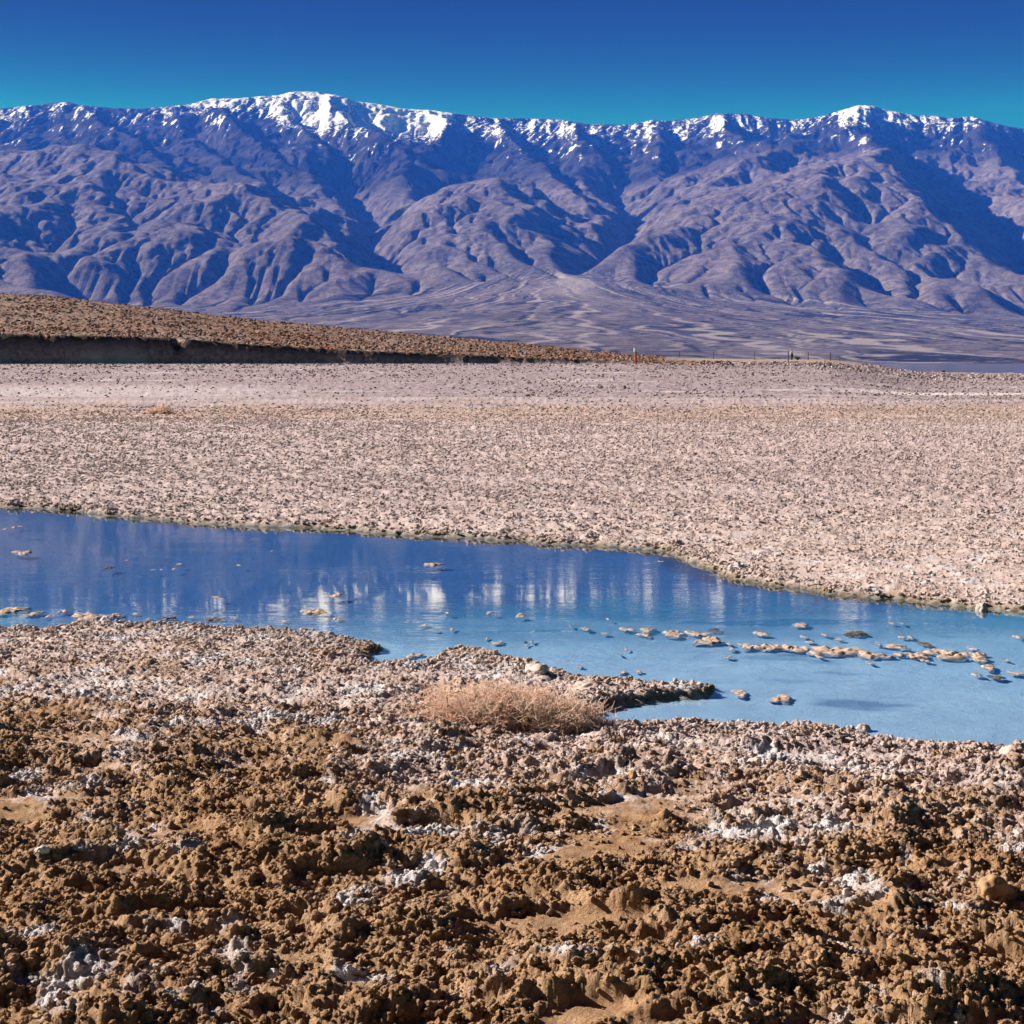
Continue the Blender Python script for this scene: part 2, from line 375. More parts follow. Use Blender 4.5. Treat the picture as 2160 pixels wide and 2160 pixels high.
def mat_water(name,tr,scale,dist,rough):
    t=NT(name); p=t.pos()
    w1=t.noise(t.mapv(p,(.55,1.,1)),scale,3,.55,.6); w2=t.noise(t.mapv(p,(.5,1,1)),scale*.22,3,.5,.4)
    sy=t.node('SeparateXYZ'); t.set(sy.inputs[0],p)
    wind=t.mul(t.ramp(t.noise(t.mapv(p,(.35,1,1)),scale*.045,3,.5),.38,.62,.22,1.2),t.ramp(sy.outputs[1],13.5,20.,2.8,.6))
    h=t.mul(t.mul(w1,t.mul(w2,2.2),'ADD'),wind)
    nr=t.bump(h,1.,dist)
    lw=t.node('LayerWeight'); lw.inputs[0].default_value=.5; t.set(lw.inputs[1],nr)
    fr=t.mul(t.mul(t.mul(lw.outputs['Facing'],5.,'POWER'),.98),.02,'ADD')      # Schlick's reflectance, the same from both sides
    gl=t.node('BsdfGlossy'); gl.inputs['Roughness'].default_value=rough; gl.inputs['Color'].default_value=(1,1,1,1); t.set(gl.inputs['Normal'],nr)
    tp=t.node('BsdfTransparent'); tp.inputs[0].default_value=(*tr,1)
    mx=t.node('MixShader'); t.l.new(fr,mx.inputs[0]); t.l.new(tp.outputs[0],mx.inputs[1]); t.l.new(gl.outputs[0],mx.inputs[2])
    t.l.new(mx.outputs[0],t.out.inputs[0]); return t.m
def mat_plain(name,a,b,scale,rough=.85,spec=.2):
    t=NT(name); n=t.noise(t.node('TexCoord').outputs['Object'],scale,4,.6)
    t.pbsdf(t.mix(t.ramp(n,.3,.7),a,b),rough,t.bump(n,.4,.02),spec); return t.m
def mat_twig(name,a,b):
    t=NT(name); n=t.noise(t.node('TexCoord').outputs['Object'],6.,4,.6); c=t.mix(t.ramp(n,.3,.7),a,b)
    d=t.pbsdf(c,.85,None,.1); tr=t.node('BsdfTranslucent'); t.set(tr.inputs[0],c)
    mx=t.node('MixShader'); mx.inputs[0].default_value=.58; t.l.new(d.outputs[0],mx.inputs[1]); t.l.new(tr.outputs[0],mx.inputs[2]); t.l.new(mx.outputs[0],t.out.inputs[0]); return t.m
M=dict(mtn=mat_mountain(),clod=mat_ground(True),islet=mat_plain('islet_crust',(.32,.22,.17),(.50,.40,.36),9.),ground=mat_ground(),slope=mat_slope(),floor=mat_floor(),
  water=mat_water('pond_water',(.66,.85,1.0),9.,.0013,.008),
  lake=mat_water('lake_water',(.4,.55,.8),.5,.03,.10),
  saltrock=mat_plain('salt_rock',(.42,.32,.27),(.58,.50,.49),9.),
  wetrock=mat_plain('wet_rock',(.05,.035,.025),(.15,.11,.09),8.,.6,.4),
  whiterock=mat_plain('white_salt',(.55,.51,.52),(.66,.64,.67),12.),
  brownrock=mat_plain('brown_crust',(.2,.11,.05),(.40,.26,.16),9.),
  twig=mat_twig('dry_twig',(.93,.70,.60),(.97,.84,.76)),
  stem=mat_plain('old_stem',(.14,.09,.06),(.28,.19,.13),6.,.8),
  rust=mat_plain('orange_paint',(.38,.11,.02),(.5,.17,.04),5.,.6),
  cap=mat_plain('white_paint',(.7,.68,.66),(.8,.79,.78),5.,.6),
  iron=mat_plain('dark_post',(.05,.045,.045),(.10,.085,.08),5.,.6),
  paleiron=mat_plain('pale_post',(.16,.13,.12),(.22,.18,.17),5.,.6),
  skin=mat_plain('skin',(.42,.25,.17),(.5,.31,.22),8.,.6),
  shirt=mat_plain('pale_shirt',(.62,.58,.56),(.72,.69,.67),8.),
  trousers=mat_plain('dark_cloth',(.02,.022,.035),(.04,.042,.06),8.),
  shrub=mat_plain('dark_shrub',(.03,.028,.022),(.07,.06,.045),5.))

# ------------------------------------------------------------------ mountains
XF,YF,ZF,BF,AF=build_mountain()
def mtn_attrs(X,Y,Z,B):
    dx=X[0,1]-X[0,0]; dy=Y[1,0]-Y[0,0]
    gy=np.gradient(Z,dy,axis=0); gx=np.gradient(Z,dx,axis=1)
    u=U0+X/Y*F
    vpx=V0-(Z-H)/Y*F
    tab=[(-400,470,.45),(0,475,.4),(265,500,.36),(330,478,.4),(380,450,.22),(440,475,.2),(520,470,.26),(560,448,.66),(620,452,.66),(690,462,.66),(730,492,.78),(800,502,.85),(880,505,.95),(980,500,.88),(1020,495,.5),(1100,505,.36),(1200,505,.36),(1300,500,.3),(1380,492,.42),(1460,488,.44),(1530,470,.26),(1600,458,.42),(1650,488,.82),(1700,488,.6),(1760,478,.42),(1830,475,.38),(1880,470,.25),(1950,480,.35),(2160,500,.35),(2600,510,.35)]
    lo=ip(tab,u,1); de=ip(tab,u,2)
    alt=(Z-H)/19000.*F                       # altitude in photo rows
    line=V0-lo
    s=sst(-22,42,alt-line)*(.04+.98*de)*1.08
    asp=np.clip(gx*.5,-.4,.4)              # wind-packed on the left-hand sides
    s=s+asp*(1.75-1.25*de)*sst(-10,20,alt-line)+(.62*fbm(X/330,Y/420,5,71,.62)-.12*(1-de))*sst(-25,10,alt-line)-.08
    s=np.maximum(s,sst(.30,.5,fbm(X/105,Y/300,4,75,.65)+.28*np.clip(gx,-1,1))*sst(-85,-15,alt-line)*.86-.02)
    s=np.where((alt-line)<-85,-.6,s)
    ft=ip([(-400,240),(265,245),(440,240),(520,215),(700,205),(900,205),(1050,215),(1300,222),(1420,250),(1600,275),(1757,280),(2000,270)],u)
    fo=sst(ft,ft+45,alt+26*fbm(X/700,Y/700,4,72)+10*gx)*(.7+.3*sst(-.2,.3,fbm(X/300,Y/300,3,73)))
    fan=sst(70,10,Z-B)*sst(12200,11200,Y)
    th,r=fan_polar(X,Y)
    w=.06*fbm(X/500,Y/500,3,94)
    va=fan*np.clip(.45*sst(.05,.3,fbm(th*16+w*30,r/800.,4,95))+.95*sst(.10,.18,fbm(th*34+w*60,r/1100.,5,98,.6)),0,1)
    wa=fan*(sst(.15,.3,fbm(th*40+w*50,r/3200.,4,96))*.85+.9*sst(.16,.02,np.abs(th-.05+.12*perlin(r/1500.,r*0,97)))*sst(4200,300,r))
    return dict(snow=s,forest=np.clip(fo,0,1),varnish=np.clip(va,0,1),wash=np.clip(wa,0,1))
def culled(X,Y,Z,at,name):
    ny,nx=X.shape; keep=(np.abs(X)<.375*Y+400)
    f=grid_faces(ny,nx); k=keep.ravel(); f=f[k[f].all(1)]
    used=np.zeros(ny*nx,bool); used[f]=True
    mp=np.cumsum(used)-1
    co=np.stack([X,Y,Z],-1).reshape(-1,3)[used]
    return mesh_np(name,co,mp[f],{n:a.ravel()[used] for n,a in at.items()})
me=culled(XF,YF,ZF,mtn_attrs(XF,YF,ZF,BF),'mountain_range')
tag(link('mountain_range',me,M['mtn']),kind='structure')
xa=np.arange(-4000,4001,20.); ya=np.arange(4700,8761,20.)
XA,YA=np.meshgrid(xa,ya); ZA=fan_z(XA,YA)-1.0*sst(8600,8760,YA)*3+1.2*fbm(XA/60,YA/60,2,61)*sst(5200,6000,YA)
tag(link('alluvial_fan',culled(XA,YA,ZA,mtn_attrs(XA,YA,ZA,fan_z(XA,YA)),'alluvial_fan'),M['mtn']),kind='structure')
del XA,YA,ZA
# valley floor out to the range
me=mesh_py('valley_floor',[(-14000,-40,-1.2),(14000,-40,-1.2),(14000,21800,-1.2),(-14000,21800,-1.2)],[(0,1,2,3)])
tag(link('valley_floor',me,M['floor'],smooth=False),kind='structure')

# ------------------------------------------------------------------ near ground
def G(u,v): # point on the water level under a photo pixel
    y=H*F/(v-V0); return ((u-U0)/F*y,y)
FAR=[(-700,1040),(-300,1048),(0,1058),(150,1064),(265,1071),(400,1081),(520,1093),(640,1103),(760,1106),(900,1116),(1050,1125),(1200,1134),(1300,1141),(1345,1149),(1370,1163),(1410,1178),(1440,1191),(1560,1206),(1680,1220),(1800,1230),(1907,1241),(2050,1260),(2250,1288),(2700,1345)]
NEAR=[(2700,1560),(2250,1506),(2050,1482),(1907,1466),(1800,1456),(1670,1449),(1650,1441),(1570,1431),(1480,1428),(1370,1421),(1300,1426),(1240,1426),(1222,1416),(1238,1402),(1270,1389),(1330,1383),(1400,1378),(1425,1372),(1420,1361),(1330,1354),(1250,1350),(1200,1346),(1150,1334),(1100,1322),(1060,1309),(1010,1297),(985,1299),(960,1312),(935,1326),(880,1328),(855,1318),(870,1306),(900,1302),(880,1294),(830,1284),(760,1274),(640,1272),(560,1266),(420,1262),(370,1266),(340,1272),(265,1266),(150,1272),(0,1279),(-300,1294),(-700,1310)]
POND=np.array([G(*p) for p in FAR+NEAR])
def pond_sd(x,y):
    sh=x.shape; x=x.ravel(); y=y.ravel(); best=np.full(x.shape,1e9); ins=np.zeros(x.shape,bool)
    a=POND; b=np.roll(POND,-1,0)
    for (ax,ay),(bx,by) in zip(a,b):
        dx=bx-ax; dy=by-ay; L=dx*dx+dy*dy+1e-12
        t=np.clip(((x-ax)*dx+(y-ay)*dy)/L,0,1)
        np.minimum(best,(x-ax-t*dx)**2+(y-ay-t*dy)**2,out=best)
        if ay!=by:
            c=((ay>y)!=(by>y))&(x<dx*(y-ay)/(by-ay)+ax); ins^=c
    d=np.sqrt(best); return np.where(ins,-d,d).reshape(sh)
def knobs(x,y,scale,seed,rmin=.35,rmax=.85):
    x=x/scale; y=y/scale; ix=np.floor(x); iy=np.floor(y); best=np.zeros_like(x)
    for j in(-1,0,1):
        for i in(-1,0,1):
            cx=ix+i; cy=iy+j
            px=cx+rnd(cx,cy,seed); py=cy+rnd(cx,cy,seed+1); rr=rmin+(rmax-rmin)*rnd(cx,cy,seed+2)
            q=rr*rr-(x-px)**2-(y-py)**2
            np.maximum(best,q,out=best)
    return np.sqrt(best)*scale
HILL=[(-700,668),(-200,690),(0,705),(100,714),(265,728),(370,735),(480,748),(600,762),(700,773),(815,784),(900,791),(1000,800),(1100,809),(1200,820),(1300,829),(1370,832),(1480,834),(1590,834),(1640,839),(1700,850),(1750,856),(1850,859),(2700,862)]
BTOP=[(-700,790),(0,796),(265,794),(330,796),(540,800),(640,809),(800,819),(1000,827),(1150,833),(1270,838),(1300,840),(2700,840)]
RISE=[(-700,2.5),(265,2.5),(1000,2.55),(1270,2.55),(1360,2.3),(1500,2.1),(1600,1.95),(1660,1.2),(1720,.35),(1760,.1),(2700,.1)]
YC=325.
def far_z(x,y):
    u=U0+x/np.maximum(y,1)*F
    rise=ip(RISE,u)
    z=.14+rise*sst(95,232,y)**1.0
    yb=233+1.6*fbm(x/18,x*0+3.,3,201)+.22*fbm(x/3.,x*0+9.,2,202)
    bt=np.maximum(H+(V0-ip(BTOP,u))/F*236.,0)
    hb=np.maximum(bt-(.14+rise),0)*sst(1330,1250,u)
    notch=1-.5*np.exp(-((u-548)/9.)**2)-.12*np.exp(-((u-335)/6.)**2)
    face=sst(0,.9+.5*np.abs(fbm(x/5,x*0,2,203)),y-yb)
    late=sst(0,5.,y-yb)
    z=z+hb*(face*notch+late*(1-notch))
    zc=H+(V0-ip(HILL,u))/F*YC
    top=.14+rise+hb
    k=np.clip((y-yb-1.5)/(YC-235.),0,1)
    z=z+np.maximum(zc-top,0)*(.15*k+.85*k**1.15)+np.minimum(zc-top,0)*sst(.3,1,k)
    z=z*sst(470,YC+12,y)+(-1.4)*sst(YC+12,430,y)*sst(1800,1650,u)+(-.9)*sst(392,412,y)*sst(1640,1720,u)
    return z,face*(1-late*.0)*sst(0.05,.6,hb),yb,hb
def ground_z(x,y,detail=True):
    sd=pond_sd(x,y)
    wob=.10*fbm(x/.5,y/.5,2,311)+.05*fbm(x/.15,y/.15,2,312)+.30*fbm(x/1.3,y/.9,3,313)*sst(15,20,y)
    s2=sd+wob*sst(1.4,.2,np.abs(sd))
    land=sst(-.02,.17,s2)
    deep=sst(.0,1.6,-s2)
    z0=-.022-.012*deep-.05*sst(.3,2.5,-s2)*sst(17.5,20.,y)+land*(.075+.07*sst(.2,2.,s2)+.05*sst(2,6,s2))
    # relief of the crust
    lod=sst(26,12,y); lod2=sst(90,30,y)
    wx=x+.10*fbm(x/.45,y/.45,2,321); wy=y+.10*fbm(x/.45+7,y/.45,2,322)
    rough=.55+.45*sst(-.25,.2,fbm(x/1.7,y/1.7,3,331))
    nearf=sst(16,8.5,y)
    led=fbm(x/1.7+2,y/.75,3,347,.45)
    ledge=(.042*sst(-.05,.06,led)+.03*sst(.18,.27,led))*nearf
    mound=.085*np.maximum(fbm(wx/.40,wy/.30,3,349,.5),-.5)*sst(17,11,y)
    patch=sst(-.35,.35,fbm(x/.9+3,y/.6,3,345))
    big=.62*np.maximum(fbm(wx/.95,wy/.62,5,341,.55),-.35)*(.12+.13*nearf)+.07*(ridged(wx/.40,wy/.30,5,343,.62)-.45)*(.4+.6*nearf)*(.3+.7*lod)
    k1=knobs(wx,wy,.22,351,.05,.7)*(.10+.03*nearf+.34*sst(17,32,y))*(.35+.65*patch)
    k2=knobs(wx+.03*perlin(x/.07,y/.07,5),wy+.03*perlin(x/.07+4,y/.07,6),.085,361,.05,.8)*.16*(.3+.7*patch)
    k3=knobs(x+.01*perlin(x/.03,y/.03,7),y,.034,371,.05,.85)*.6*lod+.026*fbm(x/.04,y/.03,4,372,.65)*lod
    dune=sst(.12,.32,fbm(x/1.3,y/.55,3,381))*nearf          # smooth sandy pans between the clods
    edge=1+.9*np.exp(-((s2-.35)/.4)**2)                      # bigger heads along the shore
    rel=(big+ledge+mound+(k1+k2*rough)*edge+k3)*(1-.8*dune)
    rel=np.where(rel<0,rel*.8,rel)
    z=z0+rel*land*(.55+.45*sst(.0,.8,s2))
    z=z+(1-land)*(.012*fbm(x/.4,y/.4,2,391))
    return z,s2,land,dune,sd
hw=lambda y:.345*y+1.0
tt=np.linspace(-1,1,900)
vv=[]; v=H*F/4.6+V0
while v>H*F/118.+V0:
    vv.append(v); v-= 3.4 if v>1925 else (1.68 if v>1000 else 1.2)
yn=np.array([H*F/(v-V0) for v in vv]); yn=np.append(yn,118.)
Yn,Tn=np.meshgrid(yn,tt,indexing='ij'); Xn=Tn*hw(Yn)
Zn,S2,LD,DU,SD=ground_z(Xn,Yn)
fz,_,_,_=far_z(Xn,Yn)
bl=sst(60,118,Yn)
Zn=Zn+(fz-.14)*sst(80,100,Yn)
def crust_attrs(X,Y,Z,S2,DU,SD):
    n_a=fbm(X/1.1,Y/1.1,4,401); n_b=fbm(X/6,Y/6,3,402); n_c=fbm(X/.35,Y/.35,3,403)
    salt=.50*np.exp(-np.maximum(S2,0)/3.2)+.20+.42*sst(13,26,Y)+.46*n_a+.2*n_b+.22*n_c-.42*sst(66,86,Y+10*n_b)
    salt=salt+.20-.16*sst(13.6,11.6,Y)-.28*sst(11.5,7.6,Y)
    crystal=sst(.28,.52,n_c*.7+n_a*.55+.10*sst(.25,0,Z-.12)+.05)*.9*(1-DU*.4)*sst(40,16,Y)
    stain=np.exp(-((Z-.015)/.035)**2)*sst(.9,.1,np.abs(SD))*.8
    bed=sst(.0,-.016,Z)
    deep_blue=sst(.014,-.004,Z)*np.maximum(sst(.02,.25,-S2),sst(19,21,Y))*np.clip(sst(15.6,19.6,Y+1.0*fbm(X/3,Y/1.2,3,404))+.6*sst(.25,.5,fbm(X/2.2,Y/.7,3,406)),0,1)  # blue of deep spots and of the mirrored slopes, painted on the bed
    pinkn=np.maximum(sst(78,112,Y+26*n_b+8*n_a),.5*sst(20,36,Y))
    olive_fringe=sst(.55,.1,-S2)*sst(.02,-.005,Z)*sst(17.5,20,Y)  # olive rim painting the far shore's yellowish reflection into the bed colour
    return dict(salt=salt,crystal=crystal,stain=stain,bed=bed,deep_blue=deep_blue,pink=pinkn,olive_fringe=olive_fringe)
me=mesh_np('salt_flat',np.stack([Xn,Yn,Zn],-1).reshape(-1,3),grid_faces(*Xn.shape),
  crust_attrs(Xn,Yn,Zn,S2,DU,SD))
tag(link('salt_flat',me,M['ground']),kind='structure')
# gravel rise, cut bank and hillside
ym=np.concatenate([np.arange(118,226,1.6),np.arange(226,242,.3),np.arange(242,330,1.3),np.arange(330,432,4.)])
Ym,Tm=np.meshgrid(ym,np.linspace(-1,1,800),indexing='ij'); Xm=Tm*hw(Ym)
Zm,BK,YB,HB=far_z(Xm,Ym)
um=U0+Xm/Ym*F
onhill=sst(0,3,Ym-YB)
road=sst(1330,1400,um)*sst(1660,1610,um)*sst(285,300,Ym)*sst(345,335,Ym)
Zm=Zm+(.10*fbm(Xm/2.2,Ym/2.2,2,501)+.22*np.maximum(fbm(Xm/.9,Ym/.9,2,502),0))*(.6+.9*onhill)*(1-.85*road)*sst(118,122,Ym)
Zm=Zm+BK*(1-sst(0,6,Ym-YB))*(.25*fbm(Xm/.8,Ym/.8,3,503))
rocky=sst(1450,1500,um)*sst(1690,1630,um)*sst(262,272,Ym)*sst(296,286,Ym)
Zm=Zm+rocky*.3*np.maximum(fbm(Xm/1.6,Ym/1.6,3,505),0)
pinkm=np.clip(1-onhill*sst(.02,.3,HB)-onhill*sst(250,262,Ym)*sst(1450,1300,um),0,1)
cr=sst(.22,.5,fbm(Xm/16,Ym/3.5,4,504))*.8
cr=np.maximum(cr,sst(132,136,Ym+3*fbm(Xm/12,Ym/6,3,506))*sst(146,141,Ym+3*fbm(Xm/12,Ym/6,3,506))*sst(1500,1750,um))
cr=np.maximum(cr,sst(118,121,Ym)*sst(150,136,Ym)*sst(900,500,um)*.45)
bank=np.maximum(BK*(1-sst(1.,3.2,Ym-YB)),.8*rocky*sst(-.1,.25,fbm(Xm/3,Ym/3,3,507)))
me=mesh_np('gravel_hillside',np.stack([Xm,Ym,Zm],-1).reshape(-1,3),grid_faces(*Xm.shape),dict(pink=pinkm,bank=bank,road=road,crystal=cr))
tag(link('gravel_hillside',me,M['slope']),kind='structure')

def near_z(x,y):
    a=np.array([[float(x)]]); b=np.array([[float(y)]])
    return float(ground_z(a,b)[0][0,0]+(far_z(a,b)[0][0,0]-.14)*float(sst(80,100,b)[0,0])) if y<118 else float(far_z(a,b)[0][0,0])
# water
gx=np.arange(-28,28.1,.5); gy=np.arange(10,42.1,.5); XW,YW=np.meshgrid(gx,gy)
sdw=pond_sd(XW,YW); f=grid_faces(*XW.shape); f=f[(sdw.ravel()<.7)[f].any(1)]
us=np.zeros(XW.size,bool); us[f]=True; mp=np.cumsum(us)-1
me=mesh_np('pond_water',np.stack([XW,YW,XW*0],-1).reshape(-1,3)[us],mp[f])
tag(link('pond_water',me,M['water']),kind='structure')
v=[];rng=np.random.RandomState(4)
xs_=np.linspace(60,1500,60)
low=[(x,398+4*math.sin(x/23.)-.0*x) for x in np.linspace(60,230,30)]
top=[(x,2450+60*math.sin(x/140.)+40*math.sin(x/53.)) for x in np.linspace(1500,150,40)]
v=[(x,y,-.05) for x,y in low]+[(1500,700,-.05)]+[(x,y,-.05) for x,y in top]
me=mesh_py('lake_water',v,[tuple(range(len(v)))])
tag(link('lake_water',me,M['lake'],smooth=False),kind='structure')
# ------------------------------------------------------------------ things
def ico(sub=3):
    bm=bmesh.new(); bmesh.ops.create_icosphere(bm,subdivisions=sub,radius=1)
    v=np.array([x.co[:] for x in bm.verts]); f=np.array([[q.index for q in p.verts] for p in bm.faces]); bm.free(); return v,f
ICO3=ico(3); ICO4=ico(4)
def knob3(v,seed,amp=.75,n=110,k=1.,lump=.18):
    r=np.random.RandomState(seed); c=r.normal(size=(n,3)); c/=np.linalg.norm(c,axis=1)[:,None]
    rad=(.14+.26*r.rand(n))*k
    d=np.linalg.norm(v[:,None,:]-c[None],axis=2)
    h=np.sqrt(np.maximum(rad[None]**2-d**2,0)).max(1)
    w=lump*(np.sin(v[:,0]*2.1+seed)*np.cos(v[:,1]*2.7+seed*.7)+.6*np.sin(v[:,1]*4.1+seed*1.3)*np.cos(v[:,0]*3.7-seed))
    return v*(1+amp*h+w)[:,None]
def rock(u,v,wpx,hpx,mat,label,cat='rock',name='salt_rock',group=None,seed=None,depth=.8,sink=.3):
    seed=seed or int(u*7+v*13)
    x,y=G(u,v)
    z=near_z(x,y); y2=(H-z)*F/(v-V0); x,y=(u-U0)/F*y2,y2; z=near_z(x,y)
    w=wpx/F*y/2; h=hpx/F*y/2
    vv_,ff=ICO4; p=knob3(vv_,seed); p=p*np.array([w*.8,w*depth*.8,h*.9])
    me=mesh_np(name,p,ff); o=link(name,me,mat); o.location=(x,y,z+h*(1-sink)*.7-.02); o.rotation_euler=(0,0,seed%7)
    return tag(o,label,cat,group)
def islet(u,v,wpx,label,name='salt_islet',group='salt islets standing in the pond',seed=None,mat='islet',hk=1.,cat='islet'):
    seed=seed or int(u*3+v*5)
    x,y=G(u,v); w=wpx/F*y/2*1.05; r=random.Random(seed)
    dpt=w*r.uniform(.7,1.1)+.06; hh=(min(.03,.006+.045*w))*hk
    nr,na=18,60
    a=np.linspace(0,2*np.pi,na,endpoint=False); k=np.linspace(0,1,nr)[1:]
    K,A=np.meshgrid(k,a,indexing='ij')
    lob=1+.28*np.sin(A*2+seed)+.2*np.sin(A*3+seed*1.7)+.12*np.sin(A*5+seed*.3)
    X=np.cos(A)*K*w*lob; Y=np.sin(A)*K*dpt*lob
    X=np.append(X.ravel(),0); Y=np.append(Y.ravel(),0); Kf=np.append(K.ravel(),0)
    Z=hh*(1-Kf**2)*.6+(knobs(X+seed,Y,.085,seed,.1,.8)*.3+knobs(X+seed,Y,.035,seed+5,.1,.85)*.55)*(1-Kf**4)*min(1.,.25+w/.22)+.055*fbm(X/.13+seed,Y/.09,3,seed)*min(1.,w/.15)
    Z=np.where(Z>0,Z*.62,Z)-min(.012,.05*w)*sst(.8,1,Kf)-.003
    f=[]
    n=nr-1; c=n*na
    for j in range(na): f.append((c,j,(j+1)%na))
    for i in range(n-1):
        for j in range(na):
            q=(j+1)%na; f.append((i*na+j,(i+1)*na+j,(i+1)*na+q)); f.append((i*na+j,(i+1)*na+q,i*na+q))
    me=mesh_np(name,np.stack([X,Y,Z],-1),np.array(f)); o=link(name,me,M[mat]); o.location=(x,y,0)
    return tag(o,label,cat,group)
BIG=[
 (298,1145,30,'small salt islet by the left edge of the pond, in pale reflections'),
 (437,1169,17,'dark rounded stone alone in the dark blue water at left'),
 (280,1238,48,'broad knobbly salt shoal at the pond\'s left end near the shore'),
 (318,1243,24,'low salt shoal just right of the broad shoal at the pond\'s left end'),
 (365,1239,17,'flat salt patch third along the shoals at the pond\'s left end'),
 (405,1248,48,'long slanting salt bar in shallow water off the left near shore'),
 (447,1246,28,'thin salt bar right of the long slanting bar at left'),
 (531,1250,22,'thin flat salt sliver off the left near shore beside a dark mound'),
 (607,1252,22,'dark wet mound standing off the near shore, left of the snow reflection'),
 (611,1216,12,'small salt knob left of the reflected snow peak'),
 (766,1240,42,'flat salt sliver under the left part of the reflected snow'),
 (800,1214,26,'thin salt sliver inside the bright reflected snow'),
 (959,1164,26,'pale salt islet alone in mid pond above the reflected snow'),
 (1100,1246,18,'flat pale salt flake in open water near mid pond'),
 (1065,1290,15,'small brown salt knob just off the central near shore'),
 (929,1310,24,'salt patch in the little inlet left of the dry bush'),
 (1205,1267,16,'lone salt flake left of the string of islets'),
 (1270,1268,21,'first salt islet at the left tip of the long string'),
 (1305,1269,24,'thin salt bar second from the left tip of the long string'),
 (1299,1277,18,'small salt knob below the left tip of the long string'),
 (1347,1275,40,'knobbly salt islet left of the first big bend in the string'),
 (1384,1275,34,'salt islet at the first big bend of the string'),
 (1405,1287,44,'slanting salt islet running down from the bend of the string'),
 (1412,1269,18,'small dark salt knob above the bend of the string'),
 (1487,1276,20,'pale yellowish salt flake above the middle of the string'),
 (1551,1261,25,'thin pale salt flake highest above the string of islets'),
 (1641,1275,31,'dark wet salt mound above the middle of the string'),
 (1465,1296,22,'small salt patch left of the middle bars of the string'),
 (1500,1297,48,'long slanting salt bar in the middle of the string'),
 (1539,1299,38,'knobbly salt bar just left of the largest islet of the string'),
 (1601,1303,80,'largest and longest salt islet in the string across the pond'),
 (1667,1310,46,'low broken salt bar just right of the largest islet'),
 (1707,1296,30,'pale salt heap above the low broken bar of the string'),
 (1732,1310,44,'knobbly salt islet between the pale heap and the right-hand heap'),
 (1752,1292,20,'small dark salt knob above the right-hand end of the string'),
 (1786,1308,66,'high knobbly salt heap near the right-hand end of the string'),
 (1832,1312,46,'last big salt heap at the right-hand end of the string'),
 (1852,1329,26,'low salt flake below the last big heap of the string'),
 (1900,1280,16,'small round salt stone at the right edge of the pond'),
 (1520,1380,40,'flat brown salt bar off the point of the salt spit'),
 (1453,1371,26,'thin salt skin trailing off the tip of the spit'),
 (1866,1345,19,'dark salt flake lowest at the right side of the pond'),
 (1897,1339,19,'pale salt flake at the right side of the pond below the string'),
]
for u,v,w,l in BIG:
    dark='dark' in l
    islet(u,v,w,l,mat='wetrock' if dark else 'islet',hk=1.15 if dark else 1.)
SMALL=[(552,1163,8),(466,1157,6),(510,1172,7),(523,1172,6),(543,1171,6),(648,1165,9),(700,1142,5),(340,1247,10),(480,1243,8),(500,1252,9),(570,1248,9),(640,1250,8),(720,1255,9),(806,1251,12),(1050,1241,12),(964,1270,9),(944,1262,12),(982,1241,8),(990,1268,8),(1045,1283,7),(1101,1284,6),(1118,1288,7),(1110,1293,7),(1326,1159,8),(1235,1275,8),(1240,1251,6),(1433,1312,11),(1556,1280,11),(1590,1277,10),(1826,1299,14),(1835,1341,14),(1713,1258,8),(1697,1258,7),(1715,1281,11),(1727,1281,10),(1435,1291,9),(1440,1300,10),(1455,1293,9),(1565,1288,10),(1612,1284,9),(1675,1292,11),(1580,1312,10),(1662,1322,10),(1750,1318,12),(1840,1318,10),(1880,1317,9),(1290,1336,9),(1265,1337,11),(1195,1328,9),(1258,1308,6),(285,1104,9),(296,1102,8),(270,1107,9),(1960,1310,18),(2010,1322,24),(2060,1330,20),(2110,1345,22),(120,1240,24),(60,1180,16),(180,1246,16),(1180,1262,6),(1270,1300,6)]
ORD=['leftmost','second from left','third from left','fourth from left','fifth from left','sixth from left','seventh from left','eighth from left','ninth from left','tenth from left','eleventh from left','twelfth from left','thirteenth from left','fourteenth from left','fifteenth from left']
def zone(u,v):
    side='left' if u<812 else ('middle' if u<1360 else 'right')
    return (side,'far' if v<1205 else ('midwater' if v<1268 else ('inner' if v<1300 else 'near')))
ROWN={'far':'in the far water','midwater':'in midwater','inner':'beside the islet string','near':'in the near water'}
zs={}
for q in SMALL:
    if 268<q[0]<1905: zs.setdefault(zone(q[0],q[1]),[]).append(q)
for (side,row),qs in zs.items():
    for i,(u,v,w) in enumerate(sorted(qs)):
        l=('the only tiny salt stone %s at the pond\'s %s'%(ROWN[row],side)) if len(qs)==1 else '%s of the tiny salt stones %s at the pond\'s %s'%(ORD[i],ROWN[row],side)
        islet(u,v,w,l,'salt_stone','tiny stones just breaking the pond surface',hk=.4,cat='stone')
